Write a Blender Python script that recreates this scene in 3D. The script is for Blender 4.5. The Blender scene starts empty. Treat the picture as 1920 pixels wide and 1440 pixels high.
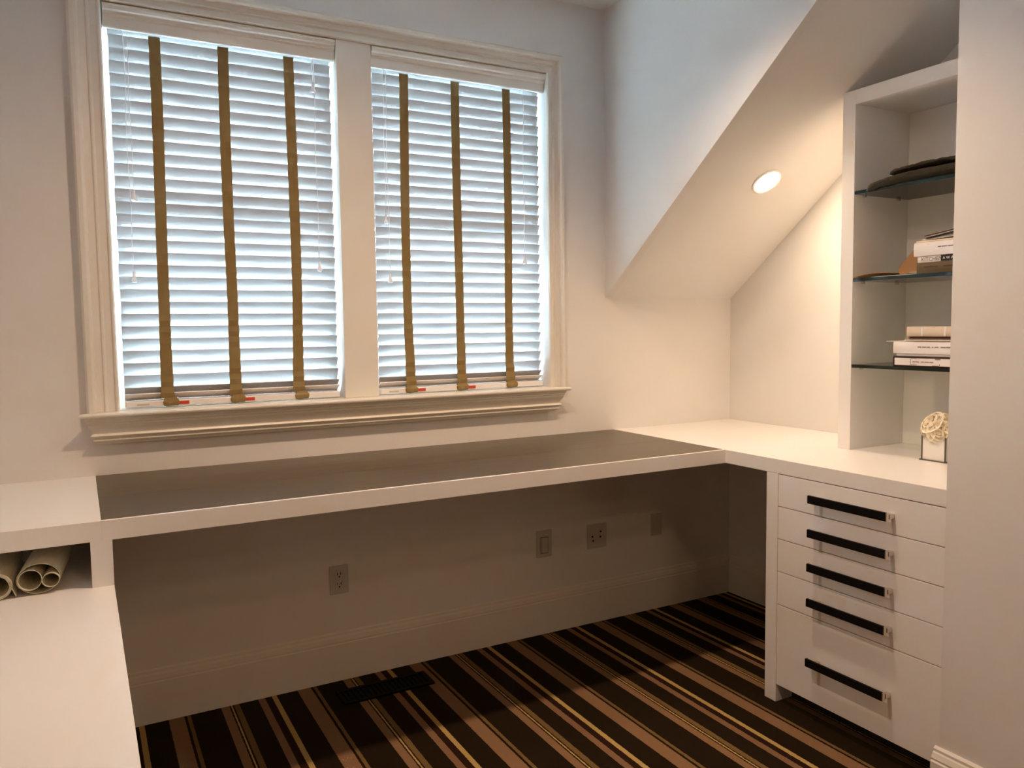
import bpy, bmesh, math, random
from mathutils import Vector, Matrix, noise
random.seed(7)
scene = bpy.context.scene
COL = scene.collection

# ------------------------------------------------------------------ camera
F_PX = 1487.95
cam_d = bpy.data.cameras.new('camera')
cam_d.sensor_fit = 'HORIZONTAL'; cam_d.sensor_width = 36.0
cam_d.lens = F_PX / 1920 * 36.0
cam_d.clip_start = 0.02
cam = bpy.data.objects.new('camera', cam_d); COL.objects.link(cam)
yaw, pitch, roll = (math.radians(a) for a in (28.5935, -4.1642, -0.746))
fw = Vector((math.sin(yaw)*math.cos(pitch), math.cos(yaw)*math.cos(pitch), math.sin(pitch)))
rt = Vector((math.cos(yaw), -math.sin(yaw), 0)); up = rt.cross(fw)
rt2 = rt*math.cos(roll) + up*math.sin(roll); up2 = -rt*math.sin(roll) + up*math.cos(roll)
cam.matrix_world = Matrix(((rt2.x, up2.x, -fw.x, -0.0317), (rt2.y, up2.y, -fw.y, -3.0278),
                           (rt2.z, up2.z, -fw.z, 1.3896), (0, 0, 0, 1)))
scene.camera = cam

# ------------------------------------------------------------------ world, exposure
world = bpy.data.worlds.new('overcast_sky'); scene.world = world
world.use_nodes = True
wb = world.node_tree.nodes['Background']
wb.inputs[0].default_value = (0.62, 0.81, 1.0, 1); wb.inputs[1].default_value = 100.0
vs = scene.view_settings
vs.view_transform = 'Standard'; vs.look = 'None'; vs.gamma = 1.0; vs.use_curve_mapping = False
vs.exposure = 0.0
scene.cycles.max_bounces = 10; scene.cycles.diffuse_bounces = 6; scene.cycles.transparent_max_bounces = 16
scene.cycles.sample_clamp_indirect = 60.0

# ------------------------------------------------------------------ ceiling downlights of the room, one added fill spot
WARM = (1.0, 0.70, 0.48)
def add_spot(loc, watts, angle=105, blend=0.75, size=0.05, aim=None, name='downlight_or_fill'):
    d = bpy.data.lights.new(name, 'SPOT'); d.energy = watts; d.color = WARM
    d.spot_size = math.radians(angle); d.spot_blend = blend; d.shadow_soft_size = size
    o = bpy.data.objects.new(name, d); COL.objects.link(o); o.location = loc
    if aim is not None:
        o.rotation_euler = (Vector(aim) - Vector(loc)).to_track_quat('-Z', 'Y').to_euler()
    return o
add_spot((0.72, -1.15, 2.785), 88, 158, 0.9, 0.05)
add_spot((1.55, -1.15, 2.785), 68, 118, 0.8, 0.05)
add_spot((0.10, -1.80, 2.785), 28, 48, 1.0, 0.16, aim=(2.75, -1.10, 1.50))  # added aimed spot, brightens the bookcase interior
for yy in (-3.7, -4.6, -5.6):
    add_spot((0.75, yy, 2.785), 30, 165, 0.35, 0.10).data.color = (1.0, 0.63, 0.36)

# ------------------------------------------------------------------ helpers
WLOC = {}
def finish(name, bm, mat, parent=None, smooth=False, origin=None):
    me = bpy.data.meshes.new(name)
    bmesh.ops.recalc_face_normals(bm, faces=bm.faces)
    if origin is None:
        xs = [v.co for v in bm.verts]
        origin = Vector([(min(c[i] for c in xs) + max(c[i] for c in xs))/2 for i in range(3)])
    else: origin = Vector(origin)
    bmesh.ops.translate(bm, vec=-origin, verts=bm.verts)
    bm.to_mesh(me); bm.free()
    mats = mat if isinstance(mat, (list, tuple)) else [mat]
    for m in mats: me.materials.append(m)
    if smooth:
        for p in me.polygons: p.use_smooth = True
    return place(name, me, origin, parent)
def place(name, me, loc, parent=None):
    o = bpy.data.objects.new(name, me); COL.objects.link(o)
    o.location = loc; WLOC[o.name] = Vector(loc)
    if parent is not None: attach(o, parent)
    return o
def attach(o, parent):
    o.parent = parent; o.matrix_parent_inverse = Matrix.Translation(-WLOC[parent.name])
def thing(name, label, cat, loc, group=None):
    o = bpy.data.objects.new(name, None); COL.objects.link(o)
    o.empty_display_size = 0.05
    o.location = loc; WLOC[o.name] = Vector(loc)
    o['label'] = label; o['category'] = cat
    if group: o['group'] = group
    return o
def tag(o, label, cat, group=None):
    o['label'] = label; o['category'] = cat
    if group: o['group'] = group
    return o
def struct(o, label=None):
    o['kind'] = 'structure'
    if label: o['label'] = label
    return o
def B(bm, x0, x1, y0, y1, z0, z1, bev=0.0, seg=2, mi=0):
    if x0 > x1: x0, x1 = x1, x0
    if y0 > y1: y0, y1 = y1, y0
    if z0 > z1: z0, z1 = z1, z0
    vs_ = [bm.verts.new(p) for p in ((x0,y0,z0),(x1,y0,z0),(x1,y1,z0),(x0,y1,z0),(x0,y0,z1),(x1,y0,z1),(x1,y1,z1),(x0,y1,z1))]
    fs = [bm.faces.new([vs_[i] for i in f]) for f in ((0,3,2,1),(4,5,6,7),(0,1,5,4),(1,2,6,5),(2,3,7,6),(3,0,4,7))]
    for f in fs: f.material_index = mi
    if bev > 0:
        es = list({e for f in fs for e in f.edges})
        bmesh.ops.bevel(bm, geom=es, offset=bev, segments=seg, profile=0.6, affect='EDGES')
    return fs
def box(name, dims, mat, parent=None, bev=0.0, seg=2):
    bm = bmesh.new(); B(bm, *dims, bev=bev, seg=seg); return finish(name, bm, mat, parent)
def loft(bm, rings, closed=True, caps=True):
    vr = [[bm.verts.new(p) for p in r] for r in rings]
    n = len(vr[0])
    for a, b in zip(vr, vr[1:]):
        for i in range(n if closed else n-1):
            j = (i+1) % n
            bm.faces.new((a[i], a[j], b[j], b[i]))
    if caps and closed:
        bm.faces.new(vr[0][::-1]); bm.faces.new(vr[-1])
    return vr
def prism(bm, poly, axis, a, b):
    def P(p, t):
        return {'x': (t, p[0], p[1]), 'y': (p[0], t, p[1]), 'z': (p[0], p[1], t)}[axis]
    loft(bm, [[P(p, a) for p in poly], [P(p, b) for p in poly]])
def tube(bm, pts, r, n=8, caps=True):
    rings = []
    pts = [Vector(p) for p in pts]
    for i, p in enumerate(pts):
        d = (pts[min(i+1, len(pts)-1)] - pts[max(i-1, 0)]).normalized()
        u = d.cross(Vector((0.31, 0.86, 0.4))).normalized(); w = d.cross(u)
        rr = r[i] if isinstance(r, (list, tuple)) else r
        rings.append([p + u*rr*math.cos(2*math.pi*k/n) + w*rr*math.sin(2*math.pi*k/n) for k in range(n)])
    loft(bm, rings, True, caps)
def lathe(bm, prof, c, n=16):
    rings = [[(c[0]+r*math.cos(2*math.pi*k/n), c[1]+r*math.sin(2*math.pi*k/n), c[2]+z) for k in range(n)] for r, z in prof]
    loft(bm, rings, True, True)

# ------------------------------------------------------------------ materials
def new_mat(name):
    m = bpy.data.materials.new(name); m.use_nodes = True
    nt = m.node_tree; return m, nt, nt.nodes['Principled BSDF']
def N(nt, t, **kw):
    n = nt.nodes.new(t)
    for k, v in kw.items(): setattr(n, k, v)
    return n
def paint(name, col, rough=0.6, bump=0.02, scale=220, var=0.02, spec=0.5, coat=0.0):
    m, nt, p = new_mat(name)
    g = N(nt, 'ShaderNodeNewGeometry')
    nz = N(nt, 'ShaderNodeTexNoise'); nz.inputs['Scale'].default_value = 3.0; nz.inputs['Detail'].default_value = 3
    nt.links.new(g.outputs['Position'], nz.inputs['Vector'])
    cr = N(nt, 'ShaderNodeValToRGB')
    cr.color_ramp.elements[0].position = 0.3; cr.color_ramp.elements[1].position = 0.7
    cr.color_ramp.elements[0].color = tuple(c*(1-var) for c in col) + (1,)
    cr.color_ramp.elements[1].color = tuple(min(1, c*(1+var)) for c in col) + (1,)
    nt.links.new(nz.outputs['Fac'], cr.inputs['Fac']); nt.links.new(cr.outputs['Color'], p.inputs['Base Color'])
    p.inputs['Roughness'].default_value = rough
    p.inputs['Specular IOR Level'].default_value = spec
    if bump > 0:
        n2 = N(nt, 'ShaderNodeTexNoise'); n2.inputs['Scale'].default_value = scale; n2.inputs['Detail'].default_value = 2
        nt.links.new(g.outputs['Position'], n2.inputs['Vector'])
        b = N(nt, 'ShaderNodeBump'); b.inputs['Strength'].default_value = bump; b.inputs['Distance'].default_value = 0.004
        nt.links.new(n2.outputs['Fac'], b.inputs['Height']); nt.links.new(b.outputs['Normal'], p.inputs['Normal'])
    return m
M = {}
M['wall'] = paint('wall_paint', (0.78, 0.765, 0.74), 0.75, 0.04)
M['backwall'] = paint('low_bounce_paint', (0.16, 0.13, 0.10), 0.75, 0.04)  # unseen back wall made dark to cut light bouncing under the desk
M['ceil'] = paint('ceiling_paint', (0.80, 0.79, 0.77), 0.85, 0.03)
M['trim'] = paint('trim_paint', (0.80, 0.765, 0.69), 0.35, 0.01)
M['lacquer'] = paint('white_lacquer', (0.85, 0.835, 0.815), 0.30, 0.006, 60, 0.01)
M['plate'] = paint('switch_plate_plastic', (0.55, 0.52, 0.47), 0.4, 0.0)
M['slat'] = paint('greyed_slat_paint', (0.45, 0.45, 0.45), 0.4, 0.0, var=0.005)  # white slats greyed so the daylight between them glows less
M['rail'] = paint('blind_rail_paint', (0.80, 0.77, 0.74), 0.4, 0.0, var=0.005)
M['tassel'] = paint('clear_plastic', (0.80, 0.82, 0.84), 0.15, 0.0)
M['cord'] = paint('white_cord', (0.85, 0.85, 0.85), 0.8, 0.0)
M['red'] = paint('red_sticker', (0.55, 0.05, 0.02), 0.5, 0.0)
M['sticker'] = paint('white_sticker', (0.82, 0.8, 0.76), 0.5, 0.0)
M['black'] = paint('black_leather', (0.003, 0.003, 0.0035), 0.55, 0.03, 900, spec=0.2)
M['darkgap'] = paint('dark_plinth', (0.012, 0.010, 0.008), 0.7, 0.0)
M['vent'] = paint('black_metal', (0.002, 0.002, 0.002), 0.6, 0.0, spec=0.1)
M['hole'] = paint('socket_hole', (0.01, 0.008, 0.006), 0.8, 0.0)
M['paper'] = paint('tracing_paper', (0.70, 0.66, 0.52), 0.7, 0.02, 400, 0.06)
M['paperw'] = paint('book_page', (0.74, 0.68, 0.58), 0.8, 0.0)
M['bookw'] = paint('white_book_cloth', (0.82, 0.80, 0.80), 0.5, 0.01, 500)
M['bookcream'] = paint('cream_book_cloth', (0.72, 0.62, 0.50), 0.6, 0.02, 500)
M['bookdark'] = paint('dark_book_cloth', (0.035, 0.018, 0.016), 0.5, 0.02, 500)
M['bookolive'] = paint('olive_book_cloth', (0.092, 0.064, 0.024), 0.5, 0.02, 80, 0.3)
M['bookbrown'] = paint('brown_leatherette', (0.07, 0.025, 0.012), 0.45, 0.02, 400)
M['kraft'] = paint('kraft_paper', (0.29, 0.148, 0.050), 0.7, 0.03, 200, 0.06)
M['ink'] = paint('grey_ink', (0.16, 0.14, 0.13), 0.7, 0.0)
M['inkblack'] = paint('black_ink', (0.012, 0.010, 0.010), 0.6, 0.0)
M['rose'] = paint('cream_petal', (0.93, 0.87, 0.72), 0.55, 0.0, var=0.04)
M['stem'] = paint('green_leaf', (0.10, 0.16, 0.05), 0.6, 0.0)
M['vase'] = paint('vase_reflected_white', (0.85, 0.83, 0.78), 0.08, 0.0)  # flat white stands in for the reflection in the mirrored vase walls
M['vaseedge'] = paint('mirror_glass_edge', (0.10, 0.11, 0.09), 0.1, 0.0)

def fabric(name, col, col2, scale, rough=0.95, strength=0.4, dist=0.003):
    m, nt, p = new_mat(name)
    g = N(nt, 'ShaderNodeNewGeometry')
    nz = N(nt, 'ShaderNodeTexNoise'); nz.inputs['Scale'].default_value = scale; nz.inputs['Detail'].default_value = 4
    nt.links.new(g.outputs['Position'], nz.inputs['Vector'])
    mx = N(nt, 'ShaderNodeMix', data_type='RGBA')
    mx.inputs[6].default_value = col + (1,); mx.inputs[7].default_value = col2 + (1,)
    nt.links.new(nz.outputs['Fac'], mx.inputs[0]); nt.links.new(mx.outputs[2], p.inputs['Base Color'])
    b = N(nt, 'ShaderNodeBump'); b.inputs['Strength'].default_value = strength; b.inputs['Distance'].default_value = dist
    nt.links.new(nz.outputs['Fac'], b.inputs['Height']); nt.links.new(b.outputs['Normal'], p.inputs['Normal'])
    p.inputs['Roughness'].default_value = rough
    return m, nt, p
M['tape'] = fabric('olive_cloth_tape', (0.24, 0.17, 0.060), (0.31, 0.22, 0.085), 900)[0]
M['throw'], _nt, _p = fabric('grey_wool_throw', (0.036, 0.031, 0.022), (0.13, 0.11, 0.078), 350, strength=1.0, dist=0.01)
_p.inputs['Specular IOR Level'].default_value = 0.1

def metal(name, col, rough):
    m, nt, p = new_mat(name)
    p.inputs['Metallic'].default_value = 1.0
    g = N(nt, 'ShaderNodeNewGeometry'); nz = N(nt, 'ShaderNodeTexNoise'); nz.inputs['Scale'].default_value = 90
    nt.links.new(g.outputs['Position'], nz.inputs['Vector'])
    mr = N(nt, 'ShaderNodeMapRange'); mr.inputs[3].default_value = rough*0.8; mr.inputs[4].default_value = rough*1.2
    nt.links.new(nz.outputs['Fac'], mr.inputs[0]); nt.links.new(mr.outputs[0], p.inputs['Roughness'])
    p.inputs['Base Color'].default_value = col + (1,)
    return m
M['chrome'] = metal('brushed_nickel', (0.72, 0.68, 0.62), 0.22)

def clear_glass(name, tint, ior=1.5, gloss_rough=0.02):
    m = bpy.data.materials.new(name); m.use_nodes = True
    nt = m.node_tree; nt.nodes.clear()
    out = N(nt, 'ShaderNodeOutputMaterial'); mx = N(nt, 'ShaderNodeMixShader')
    tr = N(nt, 'ShaderNodeBsdfTransparent'); tr.inputs[0].default_value = tint + (1,)
    gl = N(nt, 'ShaderNodeBsdfGlossy'); gl.inputs['Roughness'].default_value = gloss_rough
    fr = N(nt, 'ShaderNodeFresnel'); fr.inputs[0].default_value = ior
    nt.links.new(fr.outputs[0], mx.inputs[0]); nt.links.new(tr.outputs[0], mx.inputs[1]); nt.links.new(gl.outputs[0], mx.inputs[2])
    nt.links.new(mx.outputs[0], out.inputs[0])
    return m
M['pane'] = clear_glass('window_glass', (0.94, 0.97, 0.96))
M['shelfglass'] = clear_glass('shelf_glass', (0.84, 0.93, 0.86))
M['shelfedge'] = paint('shelf_glass_edge', (0.006, 0.016, 0.013), 0.08, 0.0)

# dark wood-grain desk top, grain along x
def wood():
    m, nt, p = new_mat('dark_woodgrain')
    g = N(nt, 'ShaderNodeNewGeometry'); mp = N(nt, 'ShaderNodeMapping')
    mp.inputs['Scale'].default_value = (2.2, 46, 46)
    nt.links.new(g.outputs['Position'], mp.inputs['Vector'])
    nz = N(nt, 'ShaderNodeTexNoise'); nz.inputs['Scale'].default_value = 1.0; nz.inputs['Detail'].default_value = 8; nz.inputs['Roughness'].default_value = 0.65
    nt.links.new(mp.outputs[0], nz.inputs['Vector'])
    cr = N(nt, 'ShaderNodeValToRGB'); e = cr.color_ramp.elements
    e[0].position = 0.28; e[0].color = (0.050, 0.034, 0.015, 1)
    e[1].position = 0.75; e[1].color = (0.095, 0.065, 0.032, 1)
    nt.links.new(nz.outputs['Fac'], cr.inputs['Fac']); nt.links.new(cr.outputs[0], p.inputs['Base Color'])
    p.inputs['Roughness'].default_value = 0.33
    b = N(nt, 'ShaderNodeBump'); b.inputs['Strength'].default_value = 0.06; b.inputs['Distance'].default_value = 0.002
    nt.links.new(nz.outputs['Fac'], b.inputs['Height']); nt.links.new(b.outputs['Normal'], p.inputs['Normal'])
    return m
M['wood'] = wood()

# striped carpet: stripes run away from the viewer, repeat every 0.457 m across
def carpet():
    m, nt, p = new_mat('striped_carpet')
    g = N(nt, 'ShaderNodeNewGeometry'); sx = N(nt, 'ShaderNodeSeparateXYZ')
    nt.links.new(g.outputs['Position'], sx.inputs[0])
    wob = N(nt, 'ShaderNodeTexNoise'); wob.inputs['Scale'].default_value = 160
    nt.links.new(g.outputs['Position'], wob.inputs['Vector'])
    w1 = N(nt, 'ShaderNodeMath', operation='MULTIPLY_ADD'); w1.inputs[1].default_value = 0.006; w1.inputs[2].default_value = -0.003
    nt.links.new(wob.outputs['Fac'], w1.inputs[0])
    ad = N(nt, 'ShaderNodeMath', operation='ADD'); nt.links.new(sx.outputs['X'], ad.inputs[0]); nt.links.new(w1.outputs[0], ad.inputs[1])
    of = N(nt, 'ShaderNodeMath', operation='SUBTRACT'); of.inputs[1].default_value = 0.190 - 0.457*20
    nt.links.new(ad.outputs[0], of.inputs[0])
    dv = N(nt, 'ShaderNodeMath', operation='DIVIDE'); dv.inputs[1].default_value = 0.457
    nt.links.new(of.outputs[0], dv.inputs[0])
    fr = N(nt, 'ShaderNodeMath', operation='FRACT'); nt.links.new(dv.outputs[0], fr.inputs[0])
    cr = N(nt, 'ShaderNodeValToRGB'); cr.color_ramp.interpolation = 'CONSTANT'
    DK = (0.019, 0.011, 0.004); TAN = (0.27, 0.155, 0.080); OLV = (0.19, 0.12, 0.045); LINE = (0.52, 0.36, 0.13)
    MAR = (0.030, 0.012, 0.006); PINK = (0.26, 0.145, 0.080)
    stops = [(0, TAN), (.050, DK), (.059, OLV), (.073, DK), (.178, TAN), (.206, MAR), (.211, LINE), (.217, MAR), (.223, OLV),
             (.241, DK), (.310, PINK), (.335, MAR), (.360, LINE), (.377, DK)]
    e = cr.color_ramp.elements
    e[0].position = 0; e[0].color = TAN + (1,)
    e[1].position = .050/.457; e[1].color = DK + (1,)
    for pz, c in stops[2:]:
        q = e.new(pz/.457); q.color = c + (1,)
    nt.links.new(fr.outputs[0], cr.inputs['Fac'])
    sp = N(nt, 'ShaderNodeTexNoise'); sp.inputs['Scale'].default_value = 420; sp.inputs['Detail'].default_value = 3
    nt.links.new(g.outputs['Position'], sp.inputs['Vector'])
    mr = N(nt, 'ShaderNodeMapRange'); mr.inputs[1].default_value = 0.3; mr.inputs[2].default_value = 0.7; mr.inputs[3].default_value = 0.72; mr.inputs[4].default_value = 1.2
    nt.links.new(sp.outputs['Fac'], mr.inputs[0])
    mx = N(nt, 'ShaderNodeVectorMath', operation='SCALE')
    nt.links.new(cr.outputs[0], mx.inputs[0]); nt.links.new(mr.outputs[0], mx.inputs['Scale'])
    nt.links.new(mx.outputs[0], p.inputs['Base Color'])
    p.inputs['Roughness'].default_value = 1.0; p.inputs['Specular IOR Level'].default_value = 0.1
    b = N(nt, 'ShaderNodeBump'); b.inputs['Strength'].default_value = 0.5; b.inputs['Distance'].default_value = 0.004
    nt.links.new(sp.outputs['Fac'], b.inputs['Height']); nt.links.new(b.outputs['Normal'], p.inputs['Normal'])
    return m
M['carpet'] = carpet()

def emit(name, col, strength):
    m = bpy.data.materials.new(name); m.use_nodes = True; nt = m.node_tree; nt.nodes.clear()
    out = N(nt, 'ShaderNodeOutputMaterial'); em = N(nt, 'ShaderNodeEmission')
    em.inputs[0].default_value = col + (1,); em.inputs[1].default_value = strength
    nt.links.new(em.outputs[0], out.inputs[0]); return m
M['lamp'] = emit('lamp_lens', (1.0, 0.72, 0.48), 232.0)

# ------------------------------------------------------------------ key measures
XL, XA, XC, XF = -1.0, 2.891, 2.115, 2.158      # left wall, alcove wall, dormer cheek, cabinet front plane
ZK, SL, ZC = 1.515, 0.7722, 2.801               # knee height, slope, ceiling
YN = -1.637                                     # where the near wall begins
YB = -6.4                                       # back of the room
ZT, ZU = 0.900, 0.848                           # worktop, its underside
YD = -0.738                                     # front of the desk
O1, O2, OZ0, OZ1 = (0.083, 0.874), (1.009, 1.800), 1.112, 2.480   # window openings

# ------------------------------------------------------------------ room shell
bm = bmesh.new(); B(bm, XL-.1, 3.05, YB-.1, .15, -.1, 0)
struct(finish('floor', bm, M['carpet']), 'dark carpet with tan and gold stripes')
bm = bmesh.new(); B(bm, XL-.1, 3.05, YB-.1, .15, ZC, ZC+.12)
struct(finish('ceiling', bm, M['ceil']), 'flat white ceiling above the window')
bm = bmesh.new()                                 # wall with two openings
T = 0.15
for x0, x1, z0, z1 in ((XL-.1, O1[0], 0, ZC), (O1[1], O2[0], OZ0, OZ1), (O2[1], 3.05, 0, ZC),
                       (O1[0], O2[1], 0, OZ0), (O1[0], O2[1], OZ1, ZC)):
    B(bm, x0, x1, 0, T, z0, z1)
struct(finish('wall_window', bm, M['wall']), 'white wall around the double window')
bm = bmesh.new(); B(bm, XL-.1, XL, YB, 0, 0, ZC)
struct(finish('wall_left', bm, M['wall']))
bm = bmesh.new(); B(bm, XL, 3.05, YB-.1, YB, 0, ZC)
struct(finish('wall_back', bm, M['backwall']))
bm = bmesh.new(); B(bm, XA, 3.05, YN, 0, 0, ZC)
struct(finish('wall_right', bm, M['wall']), 'white side wall of the alcove under the slope')
bm = bmesh.new(); B(bm, XF-.004, 3.05, YB, YN, 0, ZC)
struct(finish('wall_near', bm, M['wall']), 'white wall at the right edge in front of the bookcase')
ys = -(ZC-ZK)/SL
bm = bmesh.new(); prism(bm, [(0, ZK), (0, ZC), (ys, ZC)], 'x', XC, XC+.04)
struct(finish('wall_cheek', bm, M['wall']), 'triangular dormer side wall lit blue by the window')
bm = bmesh.new(); prism(bm, [(0, ZK), (ys, ZC), (ys, ZC-.0)][:2] + [(ys+.10, ZC), (0, ZK+.09)], 'x', XC+.0402, XA)
struct(finish('ceiling_slope', bm, M['ceil']), 'sloping white ceiling over the alcove')

# added unseen slab outside, keeps sky light off the upper slats
bm = bmesh.new(); B(bm, -1.0, 2.9, T+.001, .62, 2.60, 2.74)
struct(finish('added_sky_shade', bm, M['backwall']))

# baseboards
BP = [(0, 0), (-.020, 0), (-.020, .146), (-.0165, .150), (-.0175, .156), (-.015, .172), (-.0075, .178), (-.0075, .186), (-.002, .191), (0, .191)]
bm = bmesh.new(); prism(bm, BP, 'x', .0235, XA-.0005)
struct(finish('baseboard_window', bm, M['trim']), 'tall white baseboard under the desk')
bm = bmesh.new(); prism(bm, [(XA+y, z) for y, z in BP], 'y', -.95, -.021)
struct(finish('baseboard_right', bm, M['trim']))
BN = [(0, 0), (-.024, 0), (-.024, .088), (-.019, .092), (-.021, .098), (-.014, .112), (-.010, .116), (-.010, .124), (-.003, .130), (0, .130)]
bm = bmesh.new(); prism(bm, [(XF-.0045+y, z) for y, z in BN], 'y', YB, YN+.012)
struct(finish('baseboard_near', bm, M['trim']), 'moulded white baseboard at the lower right corner')

# ------------------------------------------------------------------ window: casing, mullion, sill, sashes
CP = [(0, 0), (0, .012), (.05, .017), (.10, .017), (.14, .011), (.34, .012), (.40, .018), (.44, .018), (.48, .013), (.68, .017), (.72, .026), (.80, .030), (.93, .030), (1.0, .024), (1.0, 0)]
CP = [(u, d*1.3) for u, d in CP]
WLc, WRc, WTc = .100, .074, .076
bm = bmesh.new()
zb = 1.1185
path = []
for u, d in CP:
    path.append([(O1[0]-u*WLc, -d, zb), (O1[0]-u*WLc, -d, OZ1+u*WTc), (O2[1]+u*WRc, -d, OZ1+u*WTc), (O2[1]+u*WRc, -d, zb)])
rings = [[path[i][k] for i in range(len(CP))] for k in range(4)]
loft(bm, rings)
struct(finish('trim_1', bm, M['trim']), 'moulded cream casing round the double window')
bm = bmesh.new(); B(bm, O1[1]-.001, O2[0]+.001, -.012, 0, zb, OZ1, bev=.002)
struct(finish('trim_2', bm, M['trim']), 'flat cream mullion board between the two blinds')
SP = [(0, 1.118), (-.070, 1.118), (-.0745, 1.1155), (-.076, 1.111), (-.0745, 1.106), (-.070, 1.102), (-.060, 1.101), (-.058, 1.094), (-.054, 1.091), (-.054, 1.085),
      (-.051, 1.083), (-.051, 1.076), (-.047, 1.068), (-.041, 1.060), (-.037, 1.052), (-.036, 1.046), (-.041, 1.044), (-.044, 1.039), (-.041, 1.034), (-.033, 1.032),
      (-.032, 1.029), (-.036, 1.026), (-.036, 1.022), (-.030, 1.018), (-.024, 1.014), (-.022, 1.009), (0, 1.009)]
bm = bmesh.new()
vl, vr = [], []
loft(bm, [[(.034+y, y, z) for y, z in SP], [(1.803-y, y, z) for y, z in SP]])
sill = struct(finish('trim_3', bm, M['trim']), 'deep moulded cream window sill with stepped apron')
for k, (a, b) in enumerate((O1, O2)):
    w = thing('window_%d' % (k+1), '%s sash window behind its white blind' % ('left hand' if k == 0 else 'right hand'), 'window', ((a+b)/2, .1, OZ0))
    del w['category']; w['kind'] = 'structure'
    bm = bmesh.new()
    y0, y1 = .095, .135
    B(bm, a, a+.045, y0, y1, OZ0, OZ1); B(bm, b-.045, b, y0, y1, OZ0, OZ1)
    B(bm, a+.045, b-.045, y0, y1, OZ1-.05, OZ1); B(bm, a+.045, b-.045, y0, y1, OZ0, OZ0+.06)
    B(bm, a+.045, b-.045, y0, y1, 1.77, 1.81)
    finish('sash_frame', bm, M['trim'], w)
    box('pane', (a+.045, b-.045, .113, .117, OZ0+.06, 1.77), M['pane'], w)
    box('pane', (a+.045, b-.045, .113, .117, 1.81, OZ1-.05), M['pane'], w)
    box('window_stool', (a+.0005, b-.0005, .0005, .094, OZ0, 1.1185), M['trim'], w)

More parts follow.
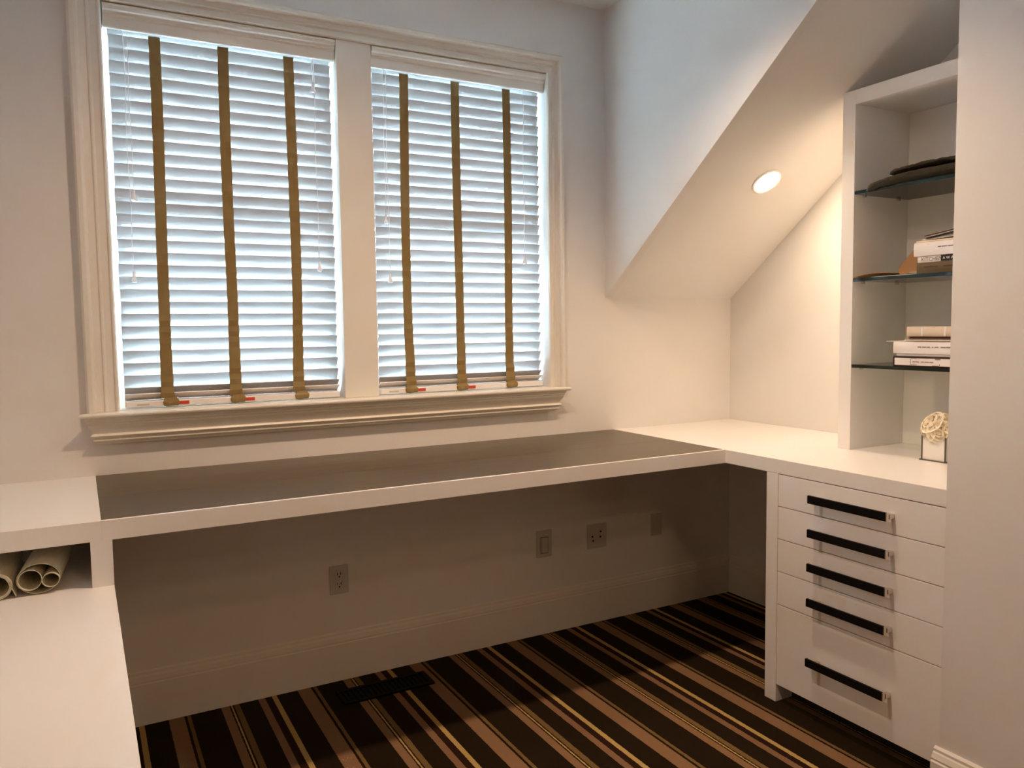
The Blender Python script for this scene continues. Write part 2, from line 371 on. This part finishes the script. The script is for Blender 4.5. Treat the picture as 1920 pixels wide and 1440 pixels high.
# ------------------------------------------------------------------ venetian blinds
PITCH, SW, ST, TILT = 0.0429, 0.050, 0.0028, math.radians(62)
BY = 0.047
def slat_mesh(length):
    bm = bmesh.new()
    n = 6; rings = []
    prof = []
    for i in range(n+1):
        t = i/n - .5; prof.append((t*SW, ST/2 + .0012*(1-4*t*t)))
    for i in range(n, -1, -1):
        t = i/n - .5; prof.append((t*SW, -ST/2 + .0012*(1-4*t*t)))
    pr = prof     # built flat; each slat is turned about x so that its inner edge is high
    loft(bm, [[(-length/2, y, z) for y, z in pr], [(length/2, y, z) for y, z in pr]])
    bmesh.ops.recalc_face_normals(bm, faces=bm.faces)
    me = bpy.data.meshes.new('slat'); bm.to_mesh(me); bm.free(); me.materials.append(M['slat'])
    return me
def blind(a, b, tapes, cords, label, seed):
    rnd = random.Random(seed)
    L0, L1 = a+.020, b-.012
    xm = (L0+L1)/2
    t = thing('venetian_blind', label, 'blind', (xm, BY, 1.12), 'venetian blinds in the double window')
    # head rail and valance
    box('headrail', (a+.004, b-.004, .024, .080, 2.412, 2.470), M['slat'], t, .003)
    bm = bmesh.new()
    vp = [(.020, 2.402), (.006, 2.402), (.004, 2.406), (.004, 2.438), (.001, 2.441), (-.004, 2.445), (-.006, 2.453), (-.013, 2.457), (-.017, 2.466), (-.016, 2.472), (-.011, 2.4775), (.020, 2.4795)]
    prism(bm, vp, 'x', a+.005, b-.004)
    finish('valance', bm, M['trim'], t)
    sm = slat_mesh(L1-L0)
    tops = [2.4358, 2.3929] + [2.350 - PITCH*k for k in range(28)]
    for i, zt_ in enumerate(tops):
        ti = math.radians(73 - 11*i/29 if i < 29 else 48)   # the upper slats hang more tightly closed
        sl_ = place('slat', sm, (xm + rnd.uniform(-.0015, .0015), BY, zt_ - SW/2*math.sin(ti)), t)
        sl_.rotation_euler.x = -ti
    # slats resting on the bottom rail
    for zc, ang in ((1.1585, 28),):
        bm = bmesh.new(); an = math.radians(ang)
        pr = [(-.025, .0014), (.025, .0014), (.025, -.0014), (-.025, -.0014)]
        pr = [(u*math.cos(an)+w*math.sin(an)+BY-.001, -u*math.sin(an)+w*math.cos(an)+zc) for u, w in pr]
        prism(bm, pr, 'x', L0, L1); finish('slat', bm, M['rail'], t)  # lighter paint on this slat imitates the room light on it
    rail = box('bottom_rail', (L0, L1, BY-.027, BY+.024, 1.1225, 1.1450), M['rail'], t, .004)
    yr = BY-.0275
    for x0 in (tapes[0]+.020, tapes[1]+.020):
        lb = box('warning_sticker', (x0, x0+.045, yr-.0006, yr+.0003, 1.127, 1.139), M['red'], rail)
        box('sticker_end', (x0+.045, x0+.057, yr-.0006, yr+.0003, 1.126, 1.140), M['sticker'], rail)
    box('maker_plate', (L0+.035, L0+.075, yr-.0005, yr+.0003, 1.129, 1.135), M['plate'], rail)
    # cloth ladder tapes, gathered round the rail
    yi = BY - SW/2*math.cos(TILT)
    for k, xt in enumerate(tapes):
        bm = bmesh.new(); rows = []
        n = 64; z0, z1 = 2.4015, 1.150
        for i in range(n+1):
            f = i/n; z = z0 + (z1-z0)*f
            low = max(0, (f-.72)/.28)
            cx = xt + .003*math.sin(f*5+k*2+seed) - .004*low*(1 if seed % 2 else -.5)
            hw = .0185 + .0006*math.sin(i*1.7+k) + .0035*low**2
            wv = .0022*math.sin(i*math.pi*2*(n and (z0-z1)/PITCH/n)) * (0.3+low) - .010*low**2
            y = yi - .0035 + wv - (.002*math.sin(i*.9+k) * low)
            rows.append([(cx-hw, y, z), (cx, y-.0008, z), (cx+hw, y, z), (cx+hw, y+.0012, z), (cx, y+.0006, z), (cx-hw, y+.0012, z)])
        loft(bm, rows)
        # gathered end wrapped under the rail
        rr = []
        for z, hw, yo in ((1.152, .022, .012), (1.146, .023, .015), (1.1405, .028, .019), (1.136, .029, .020), (1.128, .028, .019), (1.122, .026, .013)):
            cx = xt + (.006 if seed % 2 else .004)
            yf, yb = BY-.019-yo, BY-.016
            rr.append([(cx-hw, yb, z), (cx-hw+.003, yf+.003, z+.001), (cx-.010, yf-.001, z-.001), (cx+.004, yf+.001, z+.001), (cx+hw-.004, yf, z+.002), (cx+hw, yb, z+.003)])
        loft(bm, rr)
        finish('ladder_tape', bm, M['tape'], t, smooth=False)
    # pull cords with tassels
    for x, z in cords:
        bm = bmesh.new(); yc = .012
        pts = [(x-.001+.002*math.sin(i*1.3), yc, 2.410 + (z+.03-2.410)*i/8) for i in range(9)]
        pts[-1] = (x, yc, z+.03)
        tube(bm, pts, .0012, 6)
        c = finish('pull_cord', bm, M['cord'], t, smooth=True)
        bm = bmesh.new()
        lathe(bm, [(.002, .034), (.0035, .033), (.0045, .020), (.0075, .010), (.0105, .003), (.0105, .0), (.008, -.003), (.003, -.0035)], (x, yc, z-.012), 14)
        finish('tassel', bm, M['tassel'], c, smooth=True)
    return t
blind(O1[0], O1[1], (.244, .472, .707), ((.160, 1.850), (.148, 1.572), (.793, 1.624), (.788, 2.292)),
      'white slatted blind with olive tapes in the left half of the window', 1)
blind(O2[0], O2[1], (1.157, 1.387, 1.625), ((1.077, 1.584), (1.065, 1.817), (1.697, 1.673)),
      'white slatted blind with olive tapes in the right half of the window', 2)

# ------------------------------------------------------------------ desk under the window
t = thing('writing_desk', 'long dark wood desk top with white front edge under the window', 'desk', (1.08, -.37, ZU))
box('desk_board', (.0005, XF-.0005, -.4080, -.0005, ZU+.018, ZT), M['wood'], t)
box('desk_board', (.0005, XF-.0005, -.7245, -.4092, ZU+.018, ZT), M['wood'], t)
box('underside_panel', (.0235, XF-.0005, -.7245, -.0005, ZU+.001, ZU+.0175), M['lacquer'], t)
box('front_edge', (-.0005, XF, YD, -.7250, ZU, ZT), M['lacquer'], t)

t = thing('corner_counter', 'glossy white counter in the alcove running under the bookcase', 'counter', (2.52, -.82, ZU))
box('counter_slab', (XF, XA-.001, YN+.001, -.0005, ZU, ZT), M['lacquer'], t, .0015)
bm = bmesh.new(); n = 24
ro = [(2.815+.034*math.cos(2*math.pi*k/n), -.058+.034*math.sin(2*math.pi*k/n)) for k in range(n)]
ri = [(2.815+.028*math.cos(2*math.pi*k/n), -.058+.028*math.sin(2*math.pi*k/n)) for k in range(n)]
loft(bm, [[(x, y, ZT) for x, y in ro], [(x, y, ZT+.003) for x, y in ro], [(x, y, ZT+.0038) for x, y in ri]])
g = finish('cable_grommet', bm, M['lacquer'], t)
bm = bmesh.new(); loft(bm, [[(2.815+(x-2.815)*.97, -.058+(y+.058)*.97, ZT+.0037) for x, y in ri], [(2.815+(x-2.815)*.95, -.058+(y+.058)*.95, ZT+.0055) for x, y in ri]])
finish('grommet_lid', bm, M['sticker'], g)

# ------------------------------------------------------------------ drawer cabinet
t = thing('drawer_cabinet', 'white five drawer cabinet with black bar handles under the counter', 'cabinet', (2.5, -1.3, 0))
box('side_panel', (XF, XA-.001, -1.0035, -.950, 0, ZU-.0005), M['lacquer'], t, .0012)
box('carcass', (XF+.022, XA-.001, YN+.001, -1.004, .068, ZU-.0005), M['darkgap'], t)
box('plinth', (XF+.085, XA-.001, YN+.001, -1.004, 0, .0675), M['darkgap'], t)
zl = [.8465, .7290, .6100, .4900, .3680, .0665]
hz = [.7885, .6710, .5520, .4295, .2175]
for k in range(5):
    d = box('drawer', (XF, XF+.020, YN+.0025, -1.0055, zl[k+1]+.0013, zl[k]-.0013), M['lacquer'], t, .0012)
    ha, hb = -1.464, -1.166
    zc = hz[k]
    bar = box('handle_bar', (XF-.036, XF-.028, ha, hb, zc-.0140, zc+.0140), M['black'], d, .0012)
    for y0, y1 in ((ha-.004, ha-.0002), (hb+.0002, hb+.0015)):
        box('handle_end', (XF-.0355, XF-.020, y0, y1, zc-.0132, zc+.0132), M['chrome'], d, .0006)
    bm = bmesh.new()
    B(bm, XF-.0275, XF-.0225, ha-.002, hb+.002, zc-.0095, zc+.0095, bev=.0008)
    finish('handle_backing', bm, M['chrome'], d)
    for yy in (ha-.006, hb-.034):
        box('handle_post', (XF-.0222, XF, yy, yy+.013, zc-.0075, zc+.0075), M['chrome'], d, .001)

# ------------------------------------------------------------------ bookcase on the counter
XBF, YBL, ZBT = 2.549, -.940, 2.2505
t = thing('bookcase', 'tall white open bookcase with glass shelves on the counter', 'bookcase', (2.72, -1.29, ZT))
ztop = ZBT
# left side panel is cut to the slope of the ceiling
sl_z = lambda y: ZK - SL*y
bm = bmesh.new(); prism(bm, [(-.9945, ZT+.0005), (YBL, ZT+.0005), (YBL, min(ztop, sl_z(YBL)-.001)), (-.945, ztop-.001), (-.9945, ztop-.001)], 'x', XBF, XA-.001)
finish('side_panel', bm, M['lacquer'], t)
box('side_panel', (XBF, XA-.001, YN+.0015, YN+.046, ZT+.0005, ztop-.001), M['lacquer'], t)
box('top_panel', (XBF, XA-.001, YN+.0465, -.995, 2.197, ztop-.001), M['lacquer'], t)
box('back_panel', (2.864, XA-.001, YN+.0465, -.995, ZT+.0005, 2.1965), M['lacquer'], t)
SZ = (1.8715, 1.5470, 1.2215)
for z in SZ:
    bm = bmesh.new()
    fs = B(bm, XBF+.001, 2.8635, YN+.048, -.9960, z-.006, z+.006)
    for f in fs:
        f.material_index = 0 if abs(f.calc_center_median().z - z) > .005 else 1
    sh = finish('glass_shelf', bm, [M['shelfglass'], M['shelfedge']], t)
    for xx in (2.60, 2.80):
        for y0, y1 in ((-1.007, -.995), (YN+.0465, YN+.058)):
            box('shelf_pin', (xx-.004, xx+.004, y0, y1, z-.0145, z-.0065), M['chrome'], sh)

# ------------------------------------------------------------------ books
def text(name, s, size, loc, mat, parent, bold=0.0):
    cu = bpy.data.curves.new(name, 'FONT'); cu.body = s; cu.size = size; cu.extrude = .0001; cu.offset = bold
    tmp = bpy.data.objects.new(name, cu); COL.objects.link(tmp)
    dg = bpy.context.evaluated_depsgraph_get()
    me = bpy.data.meshes.new_from_object(tmp.evaluated_get(dg)); bpy.data.objects.remove(tmp)
    me.transform(Matrix(((0, 0, -1, 0), (-1, 0, 0, 0), (0, 1, 0, 0), (0, 0, 0, 1))))
    me.materials.clear(); me.materials.append(mat)
    return place(name, me, loc, parent)
def book(name, label, x0, x1, y0, y1, z0, z1, cover, spine=None, board=.0025, tilt=None, group=None):
    """spine faces the viewer (-x)"""
    t = thing(name, label, 'book', ((x0+x1)/2, (y0+y1)/2, z0), group)
    box('cover_board', (x0+.001, x1, y0, y1, z0, z0+board), cover, t, .0006, 1)
    box('cover_board', (x0+.001, x1, y0, y1, z1-board, z1), cover, t, .0006, 1)
    box('page_block', (x0+.004, x1-.003, y0+.003, y1-.003, z0+board+.0002, z1-board-.0002), M['paperw'], t)
    bm = bmesh.new(); n = 6
    zc, hz_ = (z0+z1)/2, (z1-z0)/2
    pr = [(x0 - .0022*math.cos((i/n-.5)*math.pi), zc + hz_*(i/n*2-1)*.999) for i in range(n+1)]
    pr += [(x0+.0035, z1-board-.0003), (x0+.0035, z0+board+.0003)]
    loft(bm, [[(x, y0, z) for x, z in pr], [(x, y1, z) for x, z in pr]])
    sp = finish('spine', bm, spine or cover, t)
    return t, sp
def dashes(parent, x, ystart, z, spec, h=.0022, mat=None):
    y = ystart
    for w in spec:
        if w > 0: box('spine_lettering', (x-.0004, x+.0002, y-w, y, z-h/2, z+h/2), mat or M['ink'], parent)
        y -= abs(w)
s2 = SZ[1]+.006
G2 = 'books on the middle glass shelf'
b, sp = book('book', 'olive brown book at the bottom of the middle shelf stack', 2.556, 2.80, -1.560, -1.252, s2, s2+.038, M['bookolive'], group=G2)
dashes(sp, 2.5535, -1.28, s2+.022, (.05, -.02, .06, -.012, .03), .004, M['bookbrown'])
b, sp = book('book', 'cream kitchen book with black spine panel in the middle shelf stack', 2.557, 2.79, -1.555, -1.256, s2+.0385, s2+.0600, M['bookw'], group=G2)
text('spine_title', 'KITCHEN', .0185, (2.5540, -1.268, s2+.0428), M['ink'], sp)
pn = box('spine_panel', (2.5538, 2.5546, -1.452, -1.340, s2+.0392, s2+.0595), M['inkblack'], sp)
text('spine_title', 'A W A', .0130, (2.5535, -1.347, s2+.0448), M['bookw'], sp)
b, sp = book('book', 'thick white book with small grey spine lettering on the middle shelf', 2.552, 2.80, -1.560, -1.242, s2+.0605, s2+.1070, M['bookw'], group=G2)
dashes(sp, 2.5494, -1.332, s2+.088, (.012, -.002, .018, -.003, .020, -.003, .03), .0030)
b, sp = book('book', 'thin pale booklet lying askew on the thick white book', 2.560, 2.78, -1.545, -1.246, s2+.1075, s2+.1140, M['bookcream'], board=.0012, group=G2)
# wedge of loose papers under a dark notebook
t = thing('paper_stack', 'loose pale papers tilted on top of the middle shelf books', 'papers', (2.66, -1.41, s2+.1145))
for k in range(4):
    bm = bmesh.new(); dz = .0040*k
    y0, y1 = -1.545-.002*k, -1.268+.004*k
    prism(bm, [(y1, s2+.1146+.0003+dz*.35), (y0, s2+.1146+dz*1.9+.0135), (y0, s2+.1146+dz*1.9+.0165), (y1, s2+.1146+dz*.35+.0014)], 'x', 2.563+.003*k, 2.77)
    finish('paper_sheet', bm, M['bookw'] if k % 2 else M['paperw'], t)
t = thing('notebook', 'dark maroon notebook sloping on top of the middle shelf stack', 'notebook', (2.66, -1.42, s2+.124))
for nm, z_, h_, m_ in (('cover', 0, .003, M['bookdark']), ('page_block', .003, .0035, M['paperw']), ('cover', .0065, .0035, M['bookbrown'])):
    bm = bmesh.new()
    off = .002 if nm == 'page_block' else 0
    prism(bm, [(-1.276-off, s2+.1205+z_), (-1.55+off, s2+.1545+z_), (-1.55+off, s2+.1545+z_+h_), (-1.276-off, s2+.1205+z_+h_)], 'x', 2.558+off, 2.74)
    finish(nm, bm, m_, t)
# kraft envelope lying on the shelf, its flap bent up against the books
t = thing('envelope', 'tan kraft envelope with bent up flap beside the middle shelf books', 'envelope', (2.65, -1.10, s2))
bm = bmesh.new(); rows = []
for i in range(9):
    f = i/8; y = -1.010 - .155*f
    z = s2 + .0015 + .010*math.sin(f*math.pi*.9)*.9 + .004*f
    xf = 2.535 + .015*f
    rows.append([(xf, y, z), (2.72, y+.01, z+.002), (2.72, y+.01, z+.0035), (xf, y, z+.0022)])
loft(bm, rows); finish('envelope_body', bm, M['kraft'], t)
bm = bmesh.new()
fl = [(-1.165, s2+.016), (-1.178, s2+.036), (-1.238, s2+.098), (-1.2405, s2+.012), (-1.178, s2+.003)]
loft(bm, [[(2.572, y, z) for y, z in fl], [(2.5735, y-.0003, z) for y, z in fl]])
finish('envelope_flap', bm, M['kraft'], t)
bm = bmesh.new()
prism(bm, [(-1.07, s2+.0001), (-1.235, s2+.0001), (-1.235, s2+.0013), (-1.07, s2+.0013)], 'x', 2.553, 2.70)
finish('paper_sheet', bm, M['bookw'], t)

s3 = SZ[2]+.006
G3 = 'books on the lowest glass shelf'
b, sp = book('book', 'dark covered book with framed white spine at the bottom of the lowest shelf', 2.555, 2.80, -1.55, -1.168, s3, s3+.037, M['bookdark'], M['bookdark'], .004, group=G3)
wl = box('spine_label', (2.5520, 2.5535, -1.545, -1.176, s3+.0055, s3+.0310), M['bookw'], sp)
xs_ = 2.5518
for y0, y1, z0, z1 in ((-1.262, -1.240, .0285, .0298), (-1.350, -1.330, .0275, .0298), (-1.262, -1.238, .0075, .0088), (-1.345, -1.320, .0062, .0075)):
    box('label_frame', (xs_-.0004, xs_+.0003, y0, y1, s3+z0, s3+z1), M['inkblack'], sp)
for yy, z0, z1 in ((-1.2375, .009, .0285), (-1.3465, .0075, .0125)):
    box('label_frame', (xs_-.0004, xs_+.0003, yy-.0013, yy, s3+z0, s3+z1), M['inkblack'], sp)
dashes(sp, xs_, -1.246, s3+.0185, (.010, -.002, .014, -.006, .012, -.002, .016, -.002, .014), .0028)
b, sp = book('book', 'thin pale book between the dark and the white book', 2.558, 2.79, -1.55, -1.180, s3+.0375, s3+.0470, M['bookw'], board=.0015, group=G3)
b, sp = book('book', 'thick white book on the lowest shelf with a line of grey spine lettering', 2.550, 2.80, -1.56, -1.172, s3+.0475, s3+.0880, M['bookw'], group=G3)
dashes(sp, 2.5474, -1.268, s3+.071, (.014, -.002, .016, -.002, .012, -.006, .006, -.004, .014, -.008, .018, -.002, .016, -.002, .012), .0034)
t = thing('magazine', 'curled pale magazine on the lowest shelf sticking out to the left', 'magazine', (2.66, -1.33, s3+.0885))
for k, (x0, ya, yb_, zz, th) in enumerate(((2.57, -1.128, -1.50, .0885, .002), (2.562, -1.205, -1.53, .0925, .003), (2.566, -1.215, -1.54, .0960, .003))):
    bm = bmesh.new(); rows = []
    for i in range(9):
        f = i/8; y = ya+(yb_-ya)*f
        dz = (-.006*(1-f/.2)**2 if (k == 0 and f < .2) else 0) + .0006*math.sin(f*8+k)
        dz = max(dz, -.0)
        rows.append([(x0, y, s3+zz+dz), (2.76, y, s3+zz+dz), (2.76, y, s3+zz+dz+th), (x0, y, s3+zz+dz+th)])
    loft(bm, rows); finish('magazine_sheet', bm, (M['bookw'], M['paperw'], M['bookcream'])[k], t)
t = thing('folder', 'dark brown leather folder under the cream album', 'folder', (2.66, -1.38, s3+.0995))
box('cover', (2.560, 2.76, -1.545, -1.222, s3+.0996, s3+.1025), M['bookbrown'], t, .0008, 1)
box('page_block', (2.564, 2.757, -1.542, -1.225, s3+.1026, s3+.1050), M['bookbrown'], t)
box('cover', (2.560, 2.76, -1.545, -1.222, s3+.1051, s3+.1075), M['bookbrown'], t, .0008, 1)
b, sp = book('photo_album', 'cream cloth album with pale spine bands on top of the lowest shelf stack', 2.566, 2.77, -1.545, -1.212, s3+.1080, s3+.1420, M['bookcream'], group=G3)
for yy in (-1.268, -1.352):
    box('spine_band', (2.5632, 2.5650, yy-.007, yy, s3+.1085, s3+.1415), M['bookw'], sp)

# ------------------------------------------------------------------ wool throw on the top shelf
s1 = SZ[0]+.006
t = thing('wool_throw', 'folded dark grey woolly throw on the top glass shelf', 'throw', (2.68, -1.3, s1))
def throw_layer(ya, yb_, base, thick, x0, x1, curl, seed):
    bm = bmesh.new(); rows = []
    n = 60; m = 40
    for i in range(n+1):
        f = i/n; y = ya + (yb_-ya)*f
        e = math.sqrt(max(0.0, 1-(1-min(1, f*14))**2))
        h = thick*(.30+.70*e)
        zb_ = base(f)
        ring = []
        for k in range(m):
            a = 2*math.pi*k/m
            ca, sa = math.cos(a), math.sin(a)
            rx = math.copysign(abs(ca)**.30, ca); rz = math.copysign(abs(sa)**.55, sa)
            x = (x0+x1)/2 + (x1-x0)/2*rx*(.93+.07*e)
            z = zb_ + h/2 + h/2*rz
            nn = noise.noise(Vector((x*45+seed, y*45, z*45)))*.0030 + noise.noise(Vector((x*260, y*260, z*260+seed)))*.0022
            if curl and f < .3 and x < XBF+.03: z -= curl*(1-f/.3)
            ring.append((x+nn, y+nn*.6, max(z+nn, s1+.0006) if x+nn > XBF-.002 else z+nn))
        rows.append(ring)
    loft(bm, rows); return finish('throw_fold', bm, M['throw'], t, smooth=True)
throw_layer(-1.060, -1.57, lambda f: s1+.0015+.004*min(1, f*3), .031, 2.526, 2.80, .013, 1)
throw_layer(-1.146, -1.57, lambda f: s1+.0370+.0035*math.sin(f*7-.8)+.008*f, .017, 2.534, 2.80, 0, 5)

# ------------------------------------------------------------------ vase with roses
vx, vy, vw = 2.612, -1.322, .043
t = thing('flower_vase', 'small mirrored cube vase on a thin base inside the bookcase', 'vase', (vx, vy, ZT))
box('vase_base', (vx-vw-.007, vx+vw+.007, vy-vw-.007, vy+vw+.007, ZT+.0003, ZT+.0040), M['vaseedge'], t, .0006, 1)
zt2 = ZT+.086
bm = bmesh.new()
for x0, x1, y0, y1 in ((vx-vw, vx-vw+.004, vy-vw, vy+vw), (vx+vw-.004, vx+vw, vy-vw, vy+vw), (vx-vw+.004, vx+vw-.004, vy-vw, vy-vw+.004), (vx-vw+.004, vx+vw-.004, vy+vw-.004, vy+vw)):
    B(bm, x0, x1, y0, y1, ZT+.0042, zt2)
finish('vase_wall', bm, M['vase'], t)
for sx in (-1, 1):
    for sy in (-1, 1):
        cx, cy = vx+sx*vw, vy+sy*vw
        box('vase_edge', (cx-.0022, cx+.0022, cy-.0022, cy+.0022, ZT+.0042, zt2+.001), M['vaseedge'], t)
t = thing('rose_bouquet', 'round bunch of cream roses in the mirrored cube vase', 'flowers', (vx, vy, ZT+.01))
def rose(c, nrm, r, seed):
    rnd = random.Random(seed); bm = bmesh.new()
    nrm = Vector(nrm).normalized(); q = Vector((0, 0, 1)).rotation_difference(nrm)
    for ring, (cnt, rad, hgt, open_) in enumerate(((2, .16, .42, .02), (3, .38, .46, .14), (4, .64, .38, .34), (5, .92, .20, .62))):
        for k in range(cnt):
            a0 = 2*math.pi*(k+rnd.uniform(-.1, .1))/cnt + ring*.7
            span = 2*math.pi/cnt*.72
            grid = []
            for i in range(5):
                row = []
                for j in range(5):
                    v = i/4; u = j/4*2-1
                    rr = rad*(.45+.55*v**.7)*(1+.10*u*u) + open_*v**3*.35
                    zz = -.45 + (hgt+.45)*v*(1-.16*u*u) - open_*.35*v**4
                    aa = a0 + u*span*(.55+.45*math.sin(min(1, v*1.2)*math.pi/2))
                    p = Vector((rr*math.cos(aa), rr*math.sin(aa), zz))*r
                    row.append(bm.verts.new(Vector(c) + q @ p))
                grid.append(row)
            for i in range(4):
                for j in range(4):
                    bm.faces.new((grid[i][j], grid[i][j+1], grid[i+1][j+1], grid[i+1][j]))
    bmesh.ops.create_icosphere(bm, subdivisions=1, radius=r*.42, matrix=Matrix.Translation(Vector(c)-nrm*r*.15))
    o = finish('rose', bm, M['rose'], t, smooth=True)
fc = Vector((vx, vy, ZT+.108))
k = 0
for el, cnt, off in ((82, 1, 0), (38, 5, .25), (-4, 7, .0)):
    for i in range(cnt):
        a = 2*math.pi*(i+off)/cnt; e = math.radians(el)
        d = Vector((math.cos(a)*math.cos(e), math.sin(a)*math.cos(e), math.sin(e)))
        rose(fc + Vector((d.x*.050, d.y*.050, d.z*.046)), d, .036 + .002*(i % 3), 40+k); k += 1
bm = bmesh.new()
for i in range(7):
    a = i*.9; tube(bm, [(vx+.018*math.cos(a), vy+.018*math.sin(a), ZT+.012), (vx+.022*math.cos(a), vy+.022*math.sin(a), ZT+.115)], .0025, 6)
finish('stem_bundle', bm, M['stem'], t)

# ------------------------------------------------------------------ plan cabinet on the left
t = thing('low_cabinet', 'low white cabinet with open cubby at the left edge', 'cabinet', (-.45, -1.1, 0))
box('counter_slab', (XL+.001, -.0007, YD, -.0005, ZU, ZT), M['lacquer'], t)
box('end_panel', (-.0285, .0227, YD, -.0005, .7273, ZU-.0002), M['lacquer'], t)
box('cubby_back', (XL+.001, -.029, -.030, -.0005, .7275, ZU-.0005), M['lacquer'], t)
box('low_top', (XL+.001, .0227, -2.10, -.0005, .690, .7272), M['lacquer'], t, .0015)
box('cabinet_body', (XL+.001, .0220, -2.09, -.0005, 0, .6895), M['lacquer'], t)

# rolled drawings in the cubby
def sheet_roll(bm, c, r0, r1, turns, y0, y1, th=.0011, phase=0.0, squash=1.0, lean=0.0, n=22):
    total = int(n*turns); rings_f = []
    out = []; inn = []
    for i in range(total+1):
        a = phase + 2*math.pi*i/n; r = r0 + (r1-r0)*i/total
        out.append((c[0]+(r+th)*math.cos(a), c[1]+(r+th)*math.sin(a)*squash)); inn.append((c[0]+r*math.cos(a), c[1]+r*math.sin(a)*squash))
    poly = list(zip(out, inn))
    V = [[[bm.verts.new((p[0]+lean*(y-y0), y, p[1])) for p in pr] for pr in poly] for y in (y0, y1)]
    for i in range(total):
        for e in range(2):
            bm.faces.new((V[e][i][0], V[e][i+1][0], V[e][i+1][1], V[e][i][1]))
        for s in range(2):
            bm.faces.new((V[0][i][s], V[0][i+1][s], V[1][i+1][s], V[1][i][s]))
    for i in (0, total):
        bm.faces.new((V[0][i][0], V[0][i][1], V[1][i][1], V[1][i][0]))
zf = .7276
t = thing('paper_roll', 'loose paper roll with two curled sheets inside, lying in the cubby', 'paper roll', (-.145, -.5, zf))
bm = bmesh.new(); sheet_roll(bm, (-.1475, zf+.0400), .0455, .0475, 1.25, -.722, -.46, phase=2.2, squash=.80, lean=.09)
finish('outer_sheet', bm, M['paper'], t)
bm = bmesh.new(); sheet_roll(bm, (-.1665, zf+.0395), .0250, .0262, 1.35, -.726, -.47, phase=1.2, squash=1.0, lean=.09)
finish('inner_sheet', bm, M['paper'], t)
bm = bmesh.new(); sheet_roll(bm, (-.1205, zf+.0345), .0182, .0192, 1.5, -.730, -.47, phase=.6, squash=.93, lean=.09)
finish('inner_sheet', bm, M['paper'], t)
t = thing('paper_roll', 'thick tight paper roll in the cubby cut off by the left edge of the photo', 'paper roll', (-.237, -.5, zf))
bm = bmesh.new(); sheet_roll(bm, (-.2365, zf+.0340), .0255, .0325, 5.5, -.728, -.40, phase=0, th=.0009, lean=.02)
finish('outer_sheet', bm, M['paper'], t)
bm = bmesh.new(); tn = []
for i in range(9):
    f = i/8; tn.append((-.2290+.0315*f, zf+.0665-.0630*f**1.35))
loft(bm, [[(x, y, z) for x, z in tn] + [(x+.0012, y, z+.0009) for x, z in tn[::-1]] for y in (-.726, -.40)])
finish('loose_sheet', bm, M['paper'], t)

# ------------------------------------------------------------------ wall plates under the desk
def plate(name, label, cat, x0, x1, z0, z1):
    t = thing(name, label, cat, ((x0+x1)/2, 0, z0))
    box('cover_plate', (x0, x1, -.006, -.0003, z0, z1), M['plate'], t, .002)
    return t
t = plate('power_outlet', 'double power outlet on the wall under the left blind', 'outlet', .791, .866, .345, .459)
for zc in (.382, .422):
    f = box('socket_face', (.811, .846, -.0078, -.0058, zc-.0155, zc+.0155), M['plate'], t, .002)
    for xx in (.8215, .8345): box('socket_slot', (xx-.0014, xx+.0014, -.0082, -.0076, zc-.001, zc+.0095), M['hole'], f)
    box('ground_hole', (.8255, .8310, -.0082, -.0076, zc-.0105, zc-.0050), M['hole'], f)
t = plate('light_switch', 'plain rocker switch plate on the wall under the right blind', 'switch', 1.731, 1.810, .349, .471)
fr_ = box('switch_surround', (1.751, 1.790, -.0075, -.0058, .366, .440), M['hole'], t)
box('rocker', (1.753, 1.788, -.0100, -.0060, .368, .438), M['plate'], t, .002)
t = plate('jack_plate', 'wide jack plate with small dark sockets between switch and corner plate', 'jack plate', 2.004, 2.112, .349, .463)
for xx, zz in ((2.032, .405), (2.036, .385), (2.078, .424), (2.076, .400)):
    box('jack_hole', (xx-.004, xx+.004, -.0078, -.0058, zz-.004, zz+.004), M['hole'], t)
t = plate('blank_plate', 'narrow dim plate nearest the dark corner under the desk', 'wall plate', 2.378, 2.444, .360, .468)
box('plate_insert', (2.396, 2.426, -.0085, -.0058, .378, .450), M['plate'], t, .002)

# floor vent in the carpet beside the baseboard
t = thing('floor_vent', 'flat black floor vent lying in the striped carpet near the baseboard', 'vent', (.95, -.178, 0))
vx0, vx1, vy0, vy1 = .770, 1.130, -.236, -.118
bm = bmesh.new()
for a in ((vx0, vx1, vy0, vy0+.014), (vx0, vx1, vy1-.014, vy1), (vx0, vx0+.014, vy0+.014, vy1-.014), (vx1-.014, vx1, vy0+.014, vy1-.014)):
    B(bm, *a, .0003, .008)
B(bm, vx0+.014, vx1-.014, vy0+.014, vy1-.014, .0003, .002)
finish('vent_frame', bm, M['vent'], t)
me = None
for i in range(18):
    x = vx0+.020+i*.0188
    s = box('louvre', (x, x+.008, vy0+.015, vy1-.015, .002, .0065), M['vent'], t)

# ------------------------------------------------------------------ recessed lamp in the slope
lc = Vector((2.512, -.597, ZK + SL*.597)); nrm = Vector((0, -SL, -1)).normalized()
t = thing('recessed_light', 'glowing round recessed lamp in the sloping ceiling', 'lamp', lc)
q = Vector((0, 0, 1)).rotation_difference(nrm).to_matrix().to_4x4()
def disc_part(name, prof, mat, n=32):
    bm = bmesh.new(); rings = [[Matrix.Translation(lc) @ q @ Vector((r*math.cos(2*math.pi*k/n), r*math.sin(2*math.pi*k/n), h)) for k in range(n)] for r, h in prof]
    loft(bm, rings); return finish(name, bm, mat, t, smooth=False)
disc_part('trim_ring', [(.066, .0005), (.066, .003), (.060, .0055), (.052, .0045), (.052, .0008)], M['ceil'])
disc_part('lamp_lens', [(.0515, .0008), (.0515, .0035), (.047, .0055)], M['lamp'])
